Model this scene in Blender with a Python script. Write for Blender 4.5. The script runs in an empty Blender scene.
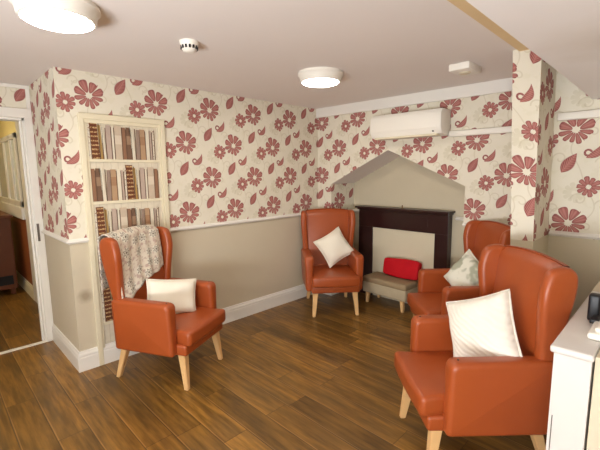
import bpy, bmesh, math, random
from mathutils import Vector, Matrix
C = bpy.context.scene.collection
PI = math.pi
random.seed(7)

# ------------------------------------------------------------------ camera, world, exposure
def make_camera():
    cd = bpy.data.cameras.new('camera'); co = bpy.data.objects.new('camera', cd); C.objects.link(co)
    cd.sensor_width = 36; cd.sensor_fit = 'HORIZONTAL'; cd.lens = 379.2/600*36
    cd.clip_start = .02
    R = Vector((0.70576159, 0.7083693, -0.0106543)).normalized()
    U = Vector((-0.08925203, 0.10382243, 0.99058315)).normalized()
    F = R.cross(U) * -1
    m = Matrix((R, U, -F)).transposed().to_4x4()
    if F.dot(Vector((-0.70280485, 0.69816462, -0.13649729))) < 0:
        F = -F; m = Matrix((R, U, -F)).transposed().to_4x4()
    m.translation = Vector((0, 0, 1.55))
    co.matrix_world = m
    bpy.context.scene.camera = co
make_camera()
w = bpy.data.worlds.new('world'); bpy.context.scene.world = w; w.use_nodes = True
w.node_tree.nodes['Background'].inputs[0].default_value = (.9, .85, .8, 1)
w.node_tree.nodes['Background'].inputs[1].default_value = .05
vs = bpy.context.scene.view_settings
vs.view_transform = 'Standard'; vs.look = 'None'; vs.gamma = 1; vs.use_curve_mapping = False
vs.exposure = 1.12
LAMP = 21.0          # strength of each round ceiling light
CORR = 34.0          # corridor light

def fill_light(name, loc, rot, sx, sy, power, col):
    l = bpy.data.lights.new(name, 'AREA'); l.shape = 'RECTANGLE'; l.size = sx; l.size_y = sy; l.energy = power; l.color = col
    o = bpy.data.objects.new(name, l); C.objects.link(o); o.location = loc; o.rotation_euler = [math.radians(a) for a in rot]
fill_light('daylight_fill', (-.3, -1.86, 1.05), (134, 0, 0), 2.6, 1.2, 125, (.93, .96, 1.0))  # added unseen area light, tilted up to brighten the ceiling; no window is built

H = 2.322            # ceiling height
XA, YD = -3.255, .757
YB, YN = 3.56, 4.03
YC, XCOL = 3.22, -.67
ZD = 1.03
XDOOR = -4.10

# ------------------------------------------------------------------ material helpers
def srgb(r, g, b):
    f = lambda c: (c/255/12.92) if c/255 <= .04045 else ((c/255+.055)/1.055)**2.4
    return (f(r), f(g), f(b), 1)
class NT:
    def __init__(s, name, rough=.6, spec=.4):
        s.m = bpy.data.materials.new(name); s.m.use_nodes = True
        s.t = s.m.node_tree; s.n = s.t.nodes; s.l = s.t.links
        s.b = s.n['Principled BSDF']; s.b.inputs['Roughness'].default_value = rough
        s.b.inputs['Specular IOR Level'].default_value = spec
    def new(s, t, **k):
        n = s.n.new(t)
        for a, b in k.items(): setattr(n, a, b)
        return n
    def put(s, sock, v):
        if isinstance(v, bpy.types.NodeSocket): s.l.new(v, sock)
        elif isinstance(v, (tuple, list)) and len(v) == 3 and sock.type == 'RGBA': sock.default_value = (*v, 1)
        else: sock.default_value = v
    def math(s, op, a, b=0.0, c=0.0, clamp=False):
        n = s.new('ShaderNodeMath', operation=op, use_clamp=clamp)
        s.put(n.inputs[0], a); s.put(n.inputs[1], b); s.put(n.inputs[2], c)
        return n.outputs[0]
    def mix(s, f, a, b):
        n = s.new('ShaderNodeMix', data_type='RGBA')
        s.put(n.inputs[0], f); s.put(n.inputs[6], a); s.put(n.inputs[7], b)
        return n.outputs[2]
    def noise(s, vec=None, scale=5, detail=3, rough=.5, dim='3D'):
        n = s.new('ShaderNodeTexNoise', noise_dimensions=dim)
        n.inputs['Scale'].default_value = scale; n.inputs['Detail'].default_value = detail
        n.inputs['Roughness'].default_value = rough
        if vec is not None: s.l.new(vec, n.inputs['Vector'])
        return n.outputs[0]
    def xyz(s):
        g = s.new('ShaderNodeNewGeometry'); x = s.new('ShaderNodeSeparateXYZ'); s.l.new(g.outputs['Position'], x.inputs[0])
        return g, x.outputs[0], x.outputs[1], x.outputs[2]
    def comb(s, a, b, c=0.0):
        n = s.new('ShaderNodeCombineXYZ'); s.put(n.inputs[0], a); s.put(n.inputs[1], b); s.put(n.inputs[2], c)
        return n.outputs[0]
    def step(s, v, lo, hi):      # 0 below lo, 1 above hi
        n = s.new('ShaderNodeMapRange', clamp=True); s.put(n.inputs[0], v)
        n.inputs[1].default_value = lo; n.inputs[2].default_value = hi
        return n.outputs[0]
    def bump(s, h, strength=.2, dist=.01):
        n = s.new('ShaderNodeBump'); n.inputs['Strength'].default_value = strength; n.inputs['Distance'].default_value = dist
        s.l.new(h, n.inputs['Height']); s.l.new(n.outputs[0], s.b.inputs['Normal'])
    def col(s, v): s.put(s.b.inputs['Base Color'], v); return s.m

def plain(name, c, rough=.5, spec=.4, var=.04, scale=6, bump=0, bscale=80):
    m = NT(name, rough, spec)
    tc = m.new('ShaderNodeTexCoord')
    n = m.noise(tc.outputs['Object'], scale, 3)
    a = tuple(max(0, x*(1-var)) for x in c[:3]); b = tuple(x*(1+var) for x in c[:3])
    m.col(m.mix(n, (*a, 1), (*b, 1)))
    if bump: m.bump(m.noise(tc.outputs['Object'], bscale, 3), bump, .004)
    return m.m

M = {}
M['ceiling'] = plain('ceiling_paint', srgb(238, 231, 226), .8, .2, .02, 2)
M['bulkhead'] = plain('bulkhead_paint', srgb(232, 225, 222), .6, .3, .02, 2)
M['taupe'] = plain('taupe_paint', srgb(206, 196, 172), .7, .25, .025, 2.5)
M['cabinet'] = plain('cabinet_paint', srgb(218, 213, 208), .4, .4, .02, 4)
M['infill'] = plain('infill_paint', srgb(216, 207, 182), .7, .25, .02, 2.5)
M['white'] = plain('white_gloss_paint', srgb(236, 233, 226), .35, .5, .02, 4)
M['cream'] = plain('cream_paint', srgb(226, 217, 190), .5, .4, .03, 5)
M['plastic'] = plain('white_plastic', srgb(240, 236, 226), .4, .5, .01)
M['tan'] = plain('tan_paper', srgb(232, 206, 160), .7, .2, .05, 8)
M['wood'] = plain('beech_wood', srgb(226, 184, 128), .4, .5, .08, 20)
M['mahogany'] = plain('dark_mahogany', srgb(46, 20, 19), .3, .5, .15, 14)
M['brown'] = plain('brown_panel', srgb(150, 84, 46), .5, .4, .08, 6)
M['darkbrown'] = plain('dark_brown_wood', srgb(112, 66, 44), .4, .4, .1, 8)
M['yellow'] = plain('yellow_paint', srgb(240, 222, 160), .7, .2, .02)
M['red'] = plain('red_fabric', srgb(196, 22, 34), .75, .2, .08, 12, .3, 90)
M['black'] = plain('black_plastic', srgb(24, 24, 28), .4, .4, .05)
M['metal'] = plain('steel', srgb(120, 112, 105), .35, .5, .05); 
M['metal'].node_tree.nodes['Principled BSDF'].inputs['Metallic'].default_value = .8
M['brass'] = plain('brass', srgb(130, 100, 60), .35, .5, .05)
M['beige'] = plain('beige_plaster', srgb(214, 202, 178), .8, .2, .04, 8, .2, 60)
M['velvet'] = plain('taupe_velvet', srgb(158, 138, 108), .85, .15, .08, 14, .25, 120)
M['velvet_side'] = plain('pale_velvet', srgb(186, 172, 144), .85, .15, .08, 14, .25, 120)
def leather():
    m = NT('orange_leather', .36, .5)
    tc = m.new('ShaderNodeTexCoord')
    n = m.noise(tc.outputs['Object'], 3.5, 3)
    m.col(m.mix(n, srgb(154, 70, 30), srgb(172, 84, 40)))
    v = m.new('ShaderNodeTexVoronoi'); v.inputs['Scale'].default_value = 160
    m.l.new(tc.outputs['Object'], v.inputs['Vector'])
    big = m.noise(tc.outputs['Object'], 9, 2)
    m.bump(m.math('ADD', m.math('MULTIPLY', v.outputs[0], .12), big), .25, .006)
    return m.m
M['leather'] = leather()
def glow(name, c, s):
    m = bpy.data.materials.new(name); m.use_nodes = True; b = m.node_tree.nodes['Principled BSDF']
    b.inputs['Base Color'].default_value = (.9, .9, .9, 1)
    b.inputs['Emission Color'].default_value = c; b.inputs['Emission Strength'].default_value = s
    return m
M['lamp'] = glow('lamp_diffuser', (1, .92, .80, 1), LAMP)
M['corrlamp'] = glow('corridor_diffuser', (1, .85, .55, 1), CORR)
def glass():
    m = NT('frosted_glass', .25, .5); m.b.inputs['Transmission Weight'].default_value = .25
    m.col(srgb(236, 240, 234)); return m.m
M['glass'] = glass()
def knit():
    m = NT('white_knit', .9, .15)
    tc = m.new('ShaderNodeTexCoord')
    wv = m.new('ShaderNodeTexWave', bands_direction='DIAGONAL'); wv.inputs['Scale'].default_value = 16
    wv.inputs['Distortion'].default_value = 2.5; wv.inputs['Detail'].default_value = 1
    m.l.new(tc.outputs['Object'], wv.inputs['Vector'])
    m.col(m.mix(m.noise(tc.outputs['Object'], 8), srgb(236, 230, 216), srgb(248, 243, 232)))
    m.bump(wv.outputs[1], .35, .008)
    return m.m
M['knit'] = knit()
def soft(name, c1, c2, scale, cut=.5):
    m = NT(name, .9, .15); tc = m.new('ShaderNodeTexCoord')
    n = m.noise(tc.outputs['Object'], scale, 2)
    m.col(m.mix(m.step(n, cut-.05, cut+.05), c1, c2)); m.bump(m.noise(tc.outputs['Object'], 60), .3, .006); return m.m
M['sage'] = soft('sage_cushion_print', srgb(232, 232, 218), srgb(176, 180, 160), 9, .56)
M['smooth_white'] = plain('white_cotton', srgb(240, 234, 218), .85, .2, .02, 6, .25, 30)

def throw_mat():
    m = NT('throw_print', .9, .15); tc = m.new('ShaderNodeTexCoord'); uv = tc.outputs['UV']
    base = m.mix(m.noise(uv, 14, 3), srgb(206, 194, 176), srgb(230, 222, 208))
    base = m.mix(m.step(m.noise(uv, 34, 2), .52, .6), base, srgb(192, 170, 158))
    v = m.new('ShaderNodeTexVoronoi', voronoi_dimensions='2D'); v.inputs['Scale'].default_value = 10; v.inputs['Randomness'].default_value = .55
    m.l.new(uv, v.inputs['Vector']); d = v.outputs[0]
    sub = m.new('ShaderNodeVectorMath', operation='SUBTRACT'); sc = m.new('ShaderNodeVectorMath', operation='SCALE')
    m.l.new(uv, sc.inputs[0]); sc.inputs[3].default_value = 10
    # petals: position within the cell by angle
    m.l.new(uv, sub.inputs[0]); m.l.new(v.outputs['Position'], sub.inputs[1])
    sx = m.new('ShaderNodeSeparateXYZ'); m.l.new(sub.outputs[0], sx.inputs[0])
    th = m.math('ARCTAN2', sx.outputs[1], sx.outputs[0])
    pet = m.math('ADD', .22, m.math('MULTIPLY', m.math('COSINE', m.math('MULTIPLY', th, 7)), .07))
    ring = m.math('MULTIPLY', m.math('LESS_THAN', d, pet), m.math('GREATER_THAN', d, .10))
    c = m.mix(m.math('LESS_THAN', d, .34), base, srgb(224, 220, 206))
    c = m.mix(m.math('LESS_THAN', d, pet), c, srgb(208, 202, 188))
    edge = m.math('LESS_THAN', m.math('ABSOLUTE', m.math('SUBTRACT', d, pet)), .035)
    c = m.mix(edge, c, srgb(138, 126, 116))
    c = m.mix(m.math('LESS_THAN', d, .07), c, srgb(110, 100, 90))
    m.bump(m.noise(uv, 40), .3, .004)
    return m.col(c)
M['throw'] = throw_mat()

# ------------------------------------------------------------------ wallpaper
def wallpaper(name, u_of, u0, v0, PU=.525, PV=.645, shear=0):
    """u_of: 'x', 'y' or a (coef, sign) corner wrap; motifs repeat in a half drop lattice."""
    m = NT(name, .75, .2)
    g, X, Y, Z = m.xyz()
    u = X if u_of == 'x' else Y
    if shear: u = m.math('ADD', u, m.math('MULTIPLY', m.math('SUBTRACT', Z, 1.536), shear))
    p = m.comb(u, Z)
    def local(cx, cy):
        s = m.new('ShaderNodeVectorMath', operation='SUBTRACT'); m.l.new(p, s.inputs[0]); s.inputs[1].default_value = (cx, cy, 0)
        wv = m.new('ShaderNodeVectorMath', operation='WRAP'); m.l.new(s.outputs[0], wv.inputs[0])
        wv.inputs[1].default_value = (PU/2, PV/2, 1); wv.inputs[2].default_value = (-PU/2, -PV/2, -1)
        x = m.new('ShaderNodeSeparateXYZ'); m.l.new(wv.outputs[0], x.inputs[0])
        return x.outputs[0], x.outputs[1]
    mt, ad, sb, ab = (lambda a, b: m.math('MULTIPLY', a, b)), (lambda a, b: m.math('ADD', a, b)), (lambda a, b: m.math('SUBTRACT', a, b)), (lambda a: m.math('ABSOLUTE', a))
    sq = lambda a: m.math('MULTIPLY', a, a)
    def group(key, build):
        # one node group per motif kind: x, y -> mask, tone
        nm = 'motif_' + key
        ng = bpy.data.node_groups.get(nm)
        if ng: return ng
        ng = bpy.data.node_groups.new(nm, 'ShaderNodeTree')
        ng.interface.new_socket('x', in_out='INPUT', socket_type='NodeSocketFloat')
        ng.interface.new_socket('y', in_out='INPUT', socket_type='NodeSocketFloat')
        ng.interface.new_socket('mask', in_out='OUTPUT', socket_type='NodeSocketFloat')
        ng.interface.new_socket('tone', in_out='OUTPUT', socket_type='NodeSocketFloat')
        k = NT.__new__(NT); k.t = ng; k.n = ng.nodes; k.l = ng.links
        gi = k.n.new('NodeGroupInput'); go = k.n.new('NodeGroupOutput')
        a, b = build(k, gi.outputs[0], gi.outputs[1])
        k.l.new(a, go.inputs[0]); k.l.new(b, go.inputs[1])
        return ng
    def flower(n, R, big, rot):
        def f(k, x, y):
            mm = k.math
            r = mm('SQRT', mm('ADD', mm('MULTIPLY', x, x), mm('MULTIPLY', y, y)))
            th = mm('ADD', mm('ARCTAN2', y, x), rot)
            up = mm('GREATER_THAN', y, 0.0) if big > .1 else None
            sec = 2*PI/n
            a = mm('WRAP', th, sec/2, -sec/2)
            if big > .1:
                su, sl = PI/4, PI/6
                th = mm('ARCTAN2', y, x)
                au = mm('WRAP', mm('SUBTRACT', th, su/2), su/2, -su/2); al_ = mm('WRAP', mm('SUBTRACT', th, sl/2), sl/2, -sl/2)
                a = mm('ADD', mm('MULTIPLY', au, up), mm('MULTIPLY', al_, mm('SUBTRACT', 1.0, up)))
            # upper petals larger
            scl = mm('ADD', 1.0, mm('MULTIPLY', mm('DIVIDE', y, mm('MAXIMUM', r, .001)), big))
            wob = mm('ADD', scl, mm('MULTIPLY', mm('SINE', mm('MULTIPLY', mm('FLOOR', mm('DIVIDE', mm('ADD', th, sec/2), sec)), 2.4)), .07))
            rr = mm('DIVIDE', r, mm('MULTIPLY', wob, R))
            al = mm('MULTIPLY', rr, mm('COSINE', a)); la = mm('MULTIPLY', rr, mm('SINE', a))
            e1 = mm('DIVIDE', mm('SUBTRACT', al, .61), .40)
            wd = mm('ADD', .08, mm('MULTIPLY', al, 1.72/n))
            if big > .1: wd = mm('ADD', mm('MULTIPLY', mm('ADD', .05, mm('MULTIPLY', al, .275)), up), mm('MULTIPLY', mm('ADD', .04, mm('MULTIPLY', al, .165)), mm('SUBTRACT', 1.0, up)))
            e2 = mm('DIVIDE', la, wd)
            e = mm('ADD', mm('MULTIPLY', mm('MULTIPLY', e1, e1), mm('MULTIPLY', e1, e1)), mm('MULTIPLY', e2, e2))
            mask = k.step(e, 1.08, .92)
            vein = mm('SINE', mm('MULTIPLY', e2, 9.0))
            e = mm('MINIMUM', e, 1.2)
            tone = mm('ADD', mm('MULTIPLY', e, .55), mm('MULTIPLY', vein, .16))
            return mask, tone
        return f
    def leaf(k, x, y):
        mm = k.math; c, s = math.cos(math.radians(32)), math.sin(math.radians(32))
        lx = mm('SUBTRACT', mm('MULTIPLY', x, c), mm('MULTIPLY', y, s)); ly = mm('ADD', mm('MULTIPLY', x, s), mm('MULTIPLY', y, c))
        t = mm('DIVIDE', ly, .078)
        wd = mm('MULTIPLY', .037, mm('MULTIPLY', mm('SUBTRACT', 1.0, mm('MULTIPLY', t, t)), mm('SUBTRACT', 1.0, mm('MULTIPLY', t, .35))))
        e = mm('DIVIDE', mm('ABSOLUTE', lx), mm('MAXIMUM', wd, .0005))
        mask = mm('MULTIPLY', k.step(e, 1.1, .9), mm('LESS_THAN', mm('ABSOLUTE', t), .99))
        vv = mm('SINE', mm('MULTIPLY', mm('SUBTRACT', ly, mm('MULTIPLY', mm('ABSOLUTE', lx), .9)), 420))
        rib = k.step(mm('ABSOLUTE', lx), .003, .0015)
        e = mm('MINIMUM', e, 1.2)
        tone = mm('SUBTRACT', mm('ADD', mm('MULTIPLY', e, .45), mm('MULTIPLY', vv, .3)), mm('MULTIPLY', rib, .3))
        return mask, tone
    def paisley(k, x, y):
        mm = k.math
        # body: a curved leaf, heavy at lower left, tip at upper right; a hook curls at its upper left
        px = mm('SUBTRACT', x, .006); py = mm('ADD', y, .006); c, s = math.cos(math.radians(50)), math.sin(math.radians(50))
        lx = mm('ADD', mm('MULTIPLY', px, c), mm('MULTIPLY', py, s)); ly = mm('SUBTRACT', mm('MULTIPLY', py, c), mm('MULTIPLY', px, s))
        t = mm('DIVIDE', lx, .070)
        mid = mm('SUBTRACT', mm('MULTIPLY', mm('MULTIPLY', t, t), .026), .012)
        wd = mm('MULTIPLY', .024, mm('MULTIPLY', mm('SUBTRACT', 1.0, mm('MULTIPLY', t, t)), mm('SUBTRACT', 1.0, mm('MULTIPLY', t, .45))))
        e = mm('DIVIDE', mm('ABSOLUTE', mm('SUBTRACT', ly, mid)), mm('MAXIMUM', wd, .0005))
        body = mm('MULTIPLY', k.step(e, 1.1, .9), mm('LESS_THAN', mm('ABSOLUTE', t), .99))
        e = mm('MINIMUM', e, 1.2)
        hx = mm('ADD', x, .040); hy = mm('ADD', y, .016)
        r = mm('SQRT', mm('ADD', mm('MULTIPLY', hx, hx), mm('MULTIPLY', hy, hy)))
        th = mm('ARCTAN2', hy, hx)
        hook = k.step(mm('ABSOLUTE', mm('SUBTRACT', r, mm('SUBTRACT', .021, mm('MULTIPLY', mm('ABSOLUTE', th), .0012)))), .0075, .0055)
        hook = mm('MULTIPLY', hook, mm('SUBTRACT', 1.0, mm('MULTIPLY', mm('LESS_THAN', th, .2), mm('GREATER_THAN', th, -1.2))))
        mask = mm('MAXIMUM', body, hook)
        tone = mm('ADD', mm('MULTIPLY', e, .35), mm('MULTIPLY', mm('SINE', mm('MULTIPLY', lx, 500)), .2))
        return mask, tone
    kinds = [('big', group('big', flower(10, .102, .12, .30)), (0, 0)),
             ('small', group('small', flower(10, .068, .04, .1)), (-.165, -.065)),
             ('leaf', group('leaf', leaf), (.238, .10)),
             ('paisley', group('paisley', paisley), (.118, -.14))]
    # pale ground with faint scrolls
    bg = m.mix(m.noise(p, 5, 2), srgb(223, 217, 199), srgb(233, 227, 211))
    # faint vines: long drawn scroll lines and pale ghost leaves between the motifs
    ghost = []
    for (cx, cy, R) in ((.05, .17, .05), (.10, -.02, .035), (-.10, .10, .04), (-.08, -.19, .045), (.20, -.26, .05)):
        for (dx, dy) in ((0, 0), (PU/2, -PV/2)):
            x, y = local(u0+cx+dx, v0+cy+dy)
            r = m.math('SQRT', ad(sq(x), sq(y)))
            th = m.math('ARCTAN2', y, x)
            sp = ab(sb(r, ad(R*.62, mt(th, R*.12))))
            ghost.append(m.step(sp, .006, .003))
    gm = ghost[0]
    for q in ghost[1:]: gm = m.math('MAXIMUM', gm, q)
    # sine vine
    for sg in (0, .5):
        ph = m.math('MULTIPLY', sb(Z, v0), 2*PI/PV)
        xc = ad(mt(m.math('SINE', ad(ph, sg*2*PI)), .07), mt(m.math('SINE', mt(ph, 2.0)), .02))
        dx = m.math('WRAP', sb(sb(u, u0 + .06 + sg*PU), xc), PU/2, -PU/2)
        gm = m.math('MAXIMUM', gm, m.step(ab(dx), .0055, .0025))
    gn = m.step(m.noise(p, 18, 2), .56, .62)
    c = m.mix(mt(gn, .22), bg, srgb(214, 208, 180))
    c = m.mix(mt(gm, .38), c, srgb(190, 178, 150))
    # pale ghost flower
    def place(ng, cx, cy):
        x, y = local(cx, cy)
        n = m.new('ShaderNodeGroup'); n.node_tree = ng
        m.l.new(x, n.inputs[0]); m.l.new(y, n.inputs[1]); return n.outputs[0], n.outputs[1]
    for (dx, dy) in ((0, 0), (PU/2, -PV/2)):
        a, b = place(kinds[1][1], u0 + .02 + dx, v0 + .215 + dy)
        c = m.mix(mt(a, .28), c, srgb(190, 182, 152))
    mask = tone = None
    for k, ng, (ox, oy) in kinds:
        for (dx, dy) in ((0, 0), (PU/2, -PV/2)):
            a, b = place(ng, u0+ox+dx, v0+oy+dy)
            bb = mt(a, b)
            mask = a if mask is None else m.math('MAXIMUM', mask, a)
            tone = bb if tone is None else m.math('ADD', tone, bb)
    tone = ad(tone, mt(m.noise(p, 60, 3), .25))
    red = m.mix(m.step(tone, .1, .75), srgb(184, 124, 116), srgb(130, 70, 70))
    c = m.mix(mask, c, red)
    m.bump(m.math('ADD', mask, mt(m.noise(p, 90, 2), .3)), .12, .002)
    return m.col(c)
M['wpA'] = wallpaper('wallpaper_left', 'y', 2.031, 2.147)
M['wpB'] = wallpaper('wallpaper_far', 'x', -3.185, 2.145, .523, .642)
M['wpC'] = wallpaper('wallpaper_right', 'x', -.549, 1.82)
M['wpP'] = wallpaper('wallpaper_pier', 'x', -.728, 1.536, .525, .645, .30)
M['wpQ'] = wallpaper('wallpaper_pier_side', 'y', 3.05, 2.10)
M['wpD'] = wallpaper('wallpaper_return', 'x', -3.27, 2.40)

# ------------------------------------------------------------------ floor
def floor_mat():
    m = NT('oak_laminate', .33, .5)
    g, X, Y, Z = m.xyz()
    PW, PL = .168, 1.0
    row = m.math('FLOOR', m.math('DIVIDE', m.math('SUBTRACT', Y, .081), PW))
    fy = m.math('FRACT', m.math('DIVIDE', m.math('SUBTRACT', Y, .081), PW))
    wn = m.new('ShaderNodeTexWhiteNoise', noise_dimensions='1D'); m.l.new(row, wn.inputs['W'])
    u = m.math('ADD', m.math('DIVIDE', X, PL), m.math('MULTIPLY', wn.outputs[0], 7.3))
    pid = m.math('FLOOR', u); fx = m.math('FRACT', u)
    w2 = m.new('ShaderNodeTexWhiteNoise', noise_dimensions='2D'); m.l.new(m.comb(row, pid), w2.inputs['Vector'])
    idn = w2.outputs[0]
    def grain(sx, sy, det):
        return m.noise(m.comb(m.math('MULTIPLY', X, sx), m.math('ADD', m.math('MULTIPLY', Y, sy), m.math('MULTIPLY', idn, 50)), idn), 1, det, .6)
    g1 = grain(3.2, 34, 4); g2 = grain(1.6, 9, 3); g3 = grain(8, 120, 2)
    c = m.mix(m.step(g1, .35, .65), srgb(104, 75, 40), srgb(162, 121, 68))
    c = m.mix(m.math('MULTIPLY', m.step(g2, .42, .68), .65), c, srgb(80, 64, 42))
    c = m.mix(m.math('MULTIPLY', g3, .3), c, srgb(132, 98, 54))
    hsv = m.new('ShaderNodeHueSaturation'); m.l.new(c, hsv.inputs['Color'])
    m.l.new(m.math('ADD', .64, m.math('MULTIPLY', idn, .54)), hsv.inputs['Value'])
    hsv.inputs['Saturation'].default_value = 1.08
    ey = m.math('MINIMUM', fy, m.math('SUBTRACT', 1, fy)); ex = m.math('MINIMUM', fx, m.math('SUBTRACT', 1, fx))
    seam = m.math('MAXIMUM', m.step(ey, .018, .006), m.step(ex, .0028, .001))
    light = m.step(m.math('ABSOLUTE', m.math('SUBTRACT', fy, .04)), .022, .008)
    c = m.mix(m.math('MULTIPLY', light, .28), hsv.outputs[0], srgb(205, 160, 100))
    c = m.mix(m.math('MULTIPLY', seam, .75), c, srgb(54, 34, 20))
    m.bump(m.math('SUBTRACT', m.math('MULTIPLY', g1, .3), seam), .15, .003)
    return m.col(c)
M['floor'] = floor_mat()
def stained_taupe():
    m = NT('taupe_paint_marked', .7, .25); g, X, Y, Z = m.xyz()
    n = m.noise(g.outputs['Position'], 2.5)
    c = m.mix(n, srgb(202, 191, 168), srgb(210, 199, 177))
    d = m.math('SQRT', m.math('ADD', m.math('POWER', m.math('ABSOLUTE', m.math('DIVIDE', m.math('SUBTRACT', Y, .835), .055)), 2.0), m.math('POWER', m.math('ABSOLUTE', m.math('DIVIDE', m.math('SUBTRACT', Z, .60), .055)), 2.0)))
    d = m.math('ADD', d, m.math('MULTIPLY', m.noise(g.outputs['Position'], 25), .5))
    on = m.math('MULTIPLY', m.step(d, 1.5, .6), m.step(X, -3.262, -3.258))
    return m.col(m.mix(m.math('MULTIPLY', on, .55), c, srgb(120, 98, 70)))
M['taupeA'] = stained_taupe()
def bulk_mat():
    m = NT('bulkhead_paint_marked', .6, .3); g, X, Y, Z = m.xyz()
    n = m.noise(g.outputs['Position'], 3.2, 4)
    d = m.math('SQRT', m.math('ADD', m.math('POWER', m.math('ABSOLUTE', m.math('SUBTRACT', X, -.18)), 2.0), m.math('POWER', m.math('ABSOLUTE', m.math('MULTIPLY', m.math('SUBTRACT', Y, 1.85), .8)), 2.0)))
    on = m.math('MULTIPLY', m.step(m.math('ADD', d, m.math('MULTIPLY', n, .25)), .42, .2), .45)
    return m.col(m.mix(on, srgb(240, 236, 234), srgb(206, 194, 178)))
M['bulkhead'] = bulk_mat()

def skew(bm):
    # the far wall is not quite square to the left one
    for v in bm.verts:
        if YB-.12 < v.co.y < YB+.01: v.co.y += (v.co.x-XA)*.034
# ------------------------------------------------------------------ mesh helpers
def box(bm, x0, x1, y0, y1, z0, z1, mi=0, bev=0, seg=2, mat=None):
    vs = [bm.verts.new((x, y, z)) for x in (x0, x1) for y in (y0, y1) for z in (z0, z1)]
    fs = [bm.faces.new([vs[i] for i in q]) for q in ((0, 1, 3, 2), (4, 6, 7, 5), (0, 4, 5, 1), (2, 3, 7, 6), (0, 2, 6, 4), (1, 5, 7, 3))]
    for f in fs: f.material_index = mi
    if bev:
        es = list({e for f in fs for e in f.edges})
        r = bmesh.ops.bevel(bm, geom=es, offset=bev, segments=seg, affect='EDGES', profile=.5, clamp_overlap=True)
        for f in r['faces']: f.material_index = mi
        vs = list({v for f in r['faces'] for v in f.verts} | {v for v in vs if v.is_valid})
    if mat is not None: bmesh.ops.transform(bm, matrix=mat, verts=vs)
    return vs
def cyl(bm, c, r0, r1, z0, z1, n=40, mi=0):
    cx, cy = c; a = []; b = []
    for i in range(n):
        t = 2*PI*i/n
        a.append(bm.verts.new((cx+r0*math.cos(t), cy+r0*math.sin(t), z0))); b.append(bm.verts.new((cx+r1*math.cos(t), cy+r1*math.sin(t), z1)))
    for i in range(n):
        bm.faces.new((a[i], a[(i+1) % n], b[(i+1) % n], b[i])).material_index = mi
    bm.faces.new(a[::-1]).material_index = mi; bm.faces.new(b).material_index = mi
def lathe(bm, c, prof, n=40):
    """prof: list of (r, z)"""
    rings = []
    for r, z in prof:
        rings.append([bm.verts.new((c[0]+r*math.cos(2*PI*i/n), c[1]+r*math.sin(2*PI*i/n), z)) for i in range(n)])
    for a, b in zip(rings, rings[1:]):
        for i in range(n): bm.faces.new((a[i], a[(i+1) % n], b[(i+1) % n], b[i]))
    bm.faces.new(rings[0][::-1]); bm.faces.new(rings[-1])
def prism(bm, pts, axis, a0, a1, bev=0, seg=3, side=0, cap=0):
    """extrude a polygon. axis 'y': pts are (x,z); axis 'x': pts are (y,z); axis 'z': pts are (x,y)"""
    def P(p, a): return {'y': (p[0], a, p[1]), 'x': (a, p[0], p[1]), 'z': (p[0], p[1], a)}[axis]
    A = [bm.verts.new(P(p, a0)) for p in pts]; B = [bm.verts.new(P(p, a1)) for p in pts]
    n = len(pts); fs = []
    fs.append(bm.faces.new(A)); fs.append(bm.faces.new(B[::-1]))
    for f in fs: f.material_index = cap
    for i in range(n):
        f = bm.faces.new((A[i], B[i], B[(i+1) % n], A[(i+1) % n])); f.material_index = side; fs.append(f)
    if bev:
        es = [e for f in fs[:2] for e in f.edges]
        bmesh.ops.bevel(bm, geom=es, offset=bev, segments=seg, affect='EDGES', profile=.5, clamp_overlap=True)
    return A + B
def obj(name, bm, mats, parent=None, smooth=False, sub=0, weld=False, loc=None):
    bmesh.ops.recalc_face_normals(bm, faces=bm.faces[:])
    me = bpy.data.meshes.new(name); bm.to_mesh(me); bm.free()
    if not isinstance(mats, (list, tuple)): mats = [mats]
    for m in mats: me.materials.append(m)
    o = bpy.data.objects.new(name, me); C.objects.link(o)
    if smooth:
        for p in me.polygons: p.use_smooth = True
        if smooth == 'auto':
            me.set_sharp_from_angle(angle=math.radians(38))
    if sub:
        s = o.modifiers.new('sub', 'SUBSURF'); s.levels = sub; s.render_levels = sub
    if parent: o.parent = parent
    if loc: o.location = loc
    return o
def tag(o, label, cat, group=None, kind=None):
    o['label'] = label
    if cat: o['category'] = cat
    if group: o['group'] = group
    if kind: o['kind'] = kind
    return o
def thing(name, label, cat, loc=(0, 0, 0), rz=0, group=None):
    o = bpy.data.objects.new(name, None); C.objects.link(o); o.location = loc; o.rotation_euler = (0, 0, rz)
    o.empty_display_size = .1
    return tag(o, label, cat, group)
def struct(name, bm, mats, label=None, smooth=False):
    o = obj(name, bm, mats, smooth=smooth); o['kind'] = 'structure'
    if label: o['label'] = label
    return o

# ------------------------------------------------------------------ room shell
bm = bmesh.new(); box(bm, -8.6, 1.6, -1.9, 4.2, -.06, 0); struct('floor', bm, M['floor'], 'oak effect laminate plank floor')
bm = bmesh.new(); box(bm, -4.3, 1.6, -1.9, 4.2, H, H+.08); struct('ceiling', bm, M['ceiling'], 'off-white painted ceiling')

def wall(name, x0, x1, y0, y1, wp, paint, label, z0=0, z1=H, split=ZD):
    bm = bmesh.new()
    box(bm, x0, x1, y0, y1, z0, split, 1); box(bm, x0, x1, y0, y1, split, z1, 0)
    return struct(name, bm, [wp, paint], label)
# wall A block (its -y face is the return beside the door)
bm = bmesh.new()
box(bm, -4.16, XA, YD, 4.1, 0, ZD, 1); box(bm, -4.16, XA, YD, 4.1, ZD, H, 0)
for f in bm.faces:
    c = f.calc_center_median()
    if abs(c.y-YD) < .01 and c.z > ZD: f.material_index = 2
struct('wall_left', bm, [M['wpA'], M['taupeA'], M['wpD']], 'left wall with floral wallpaper over taupe dado')

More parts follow.
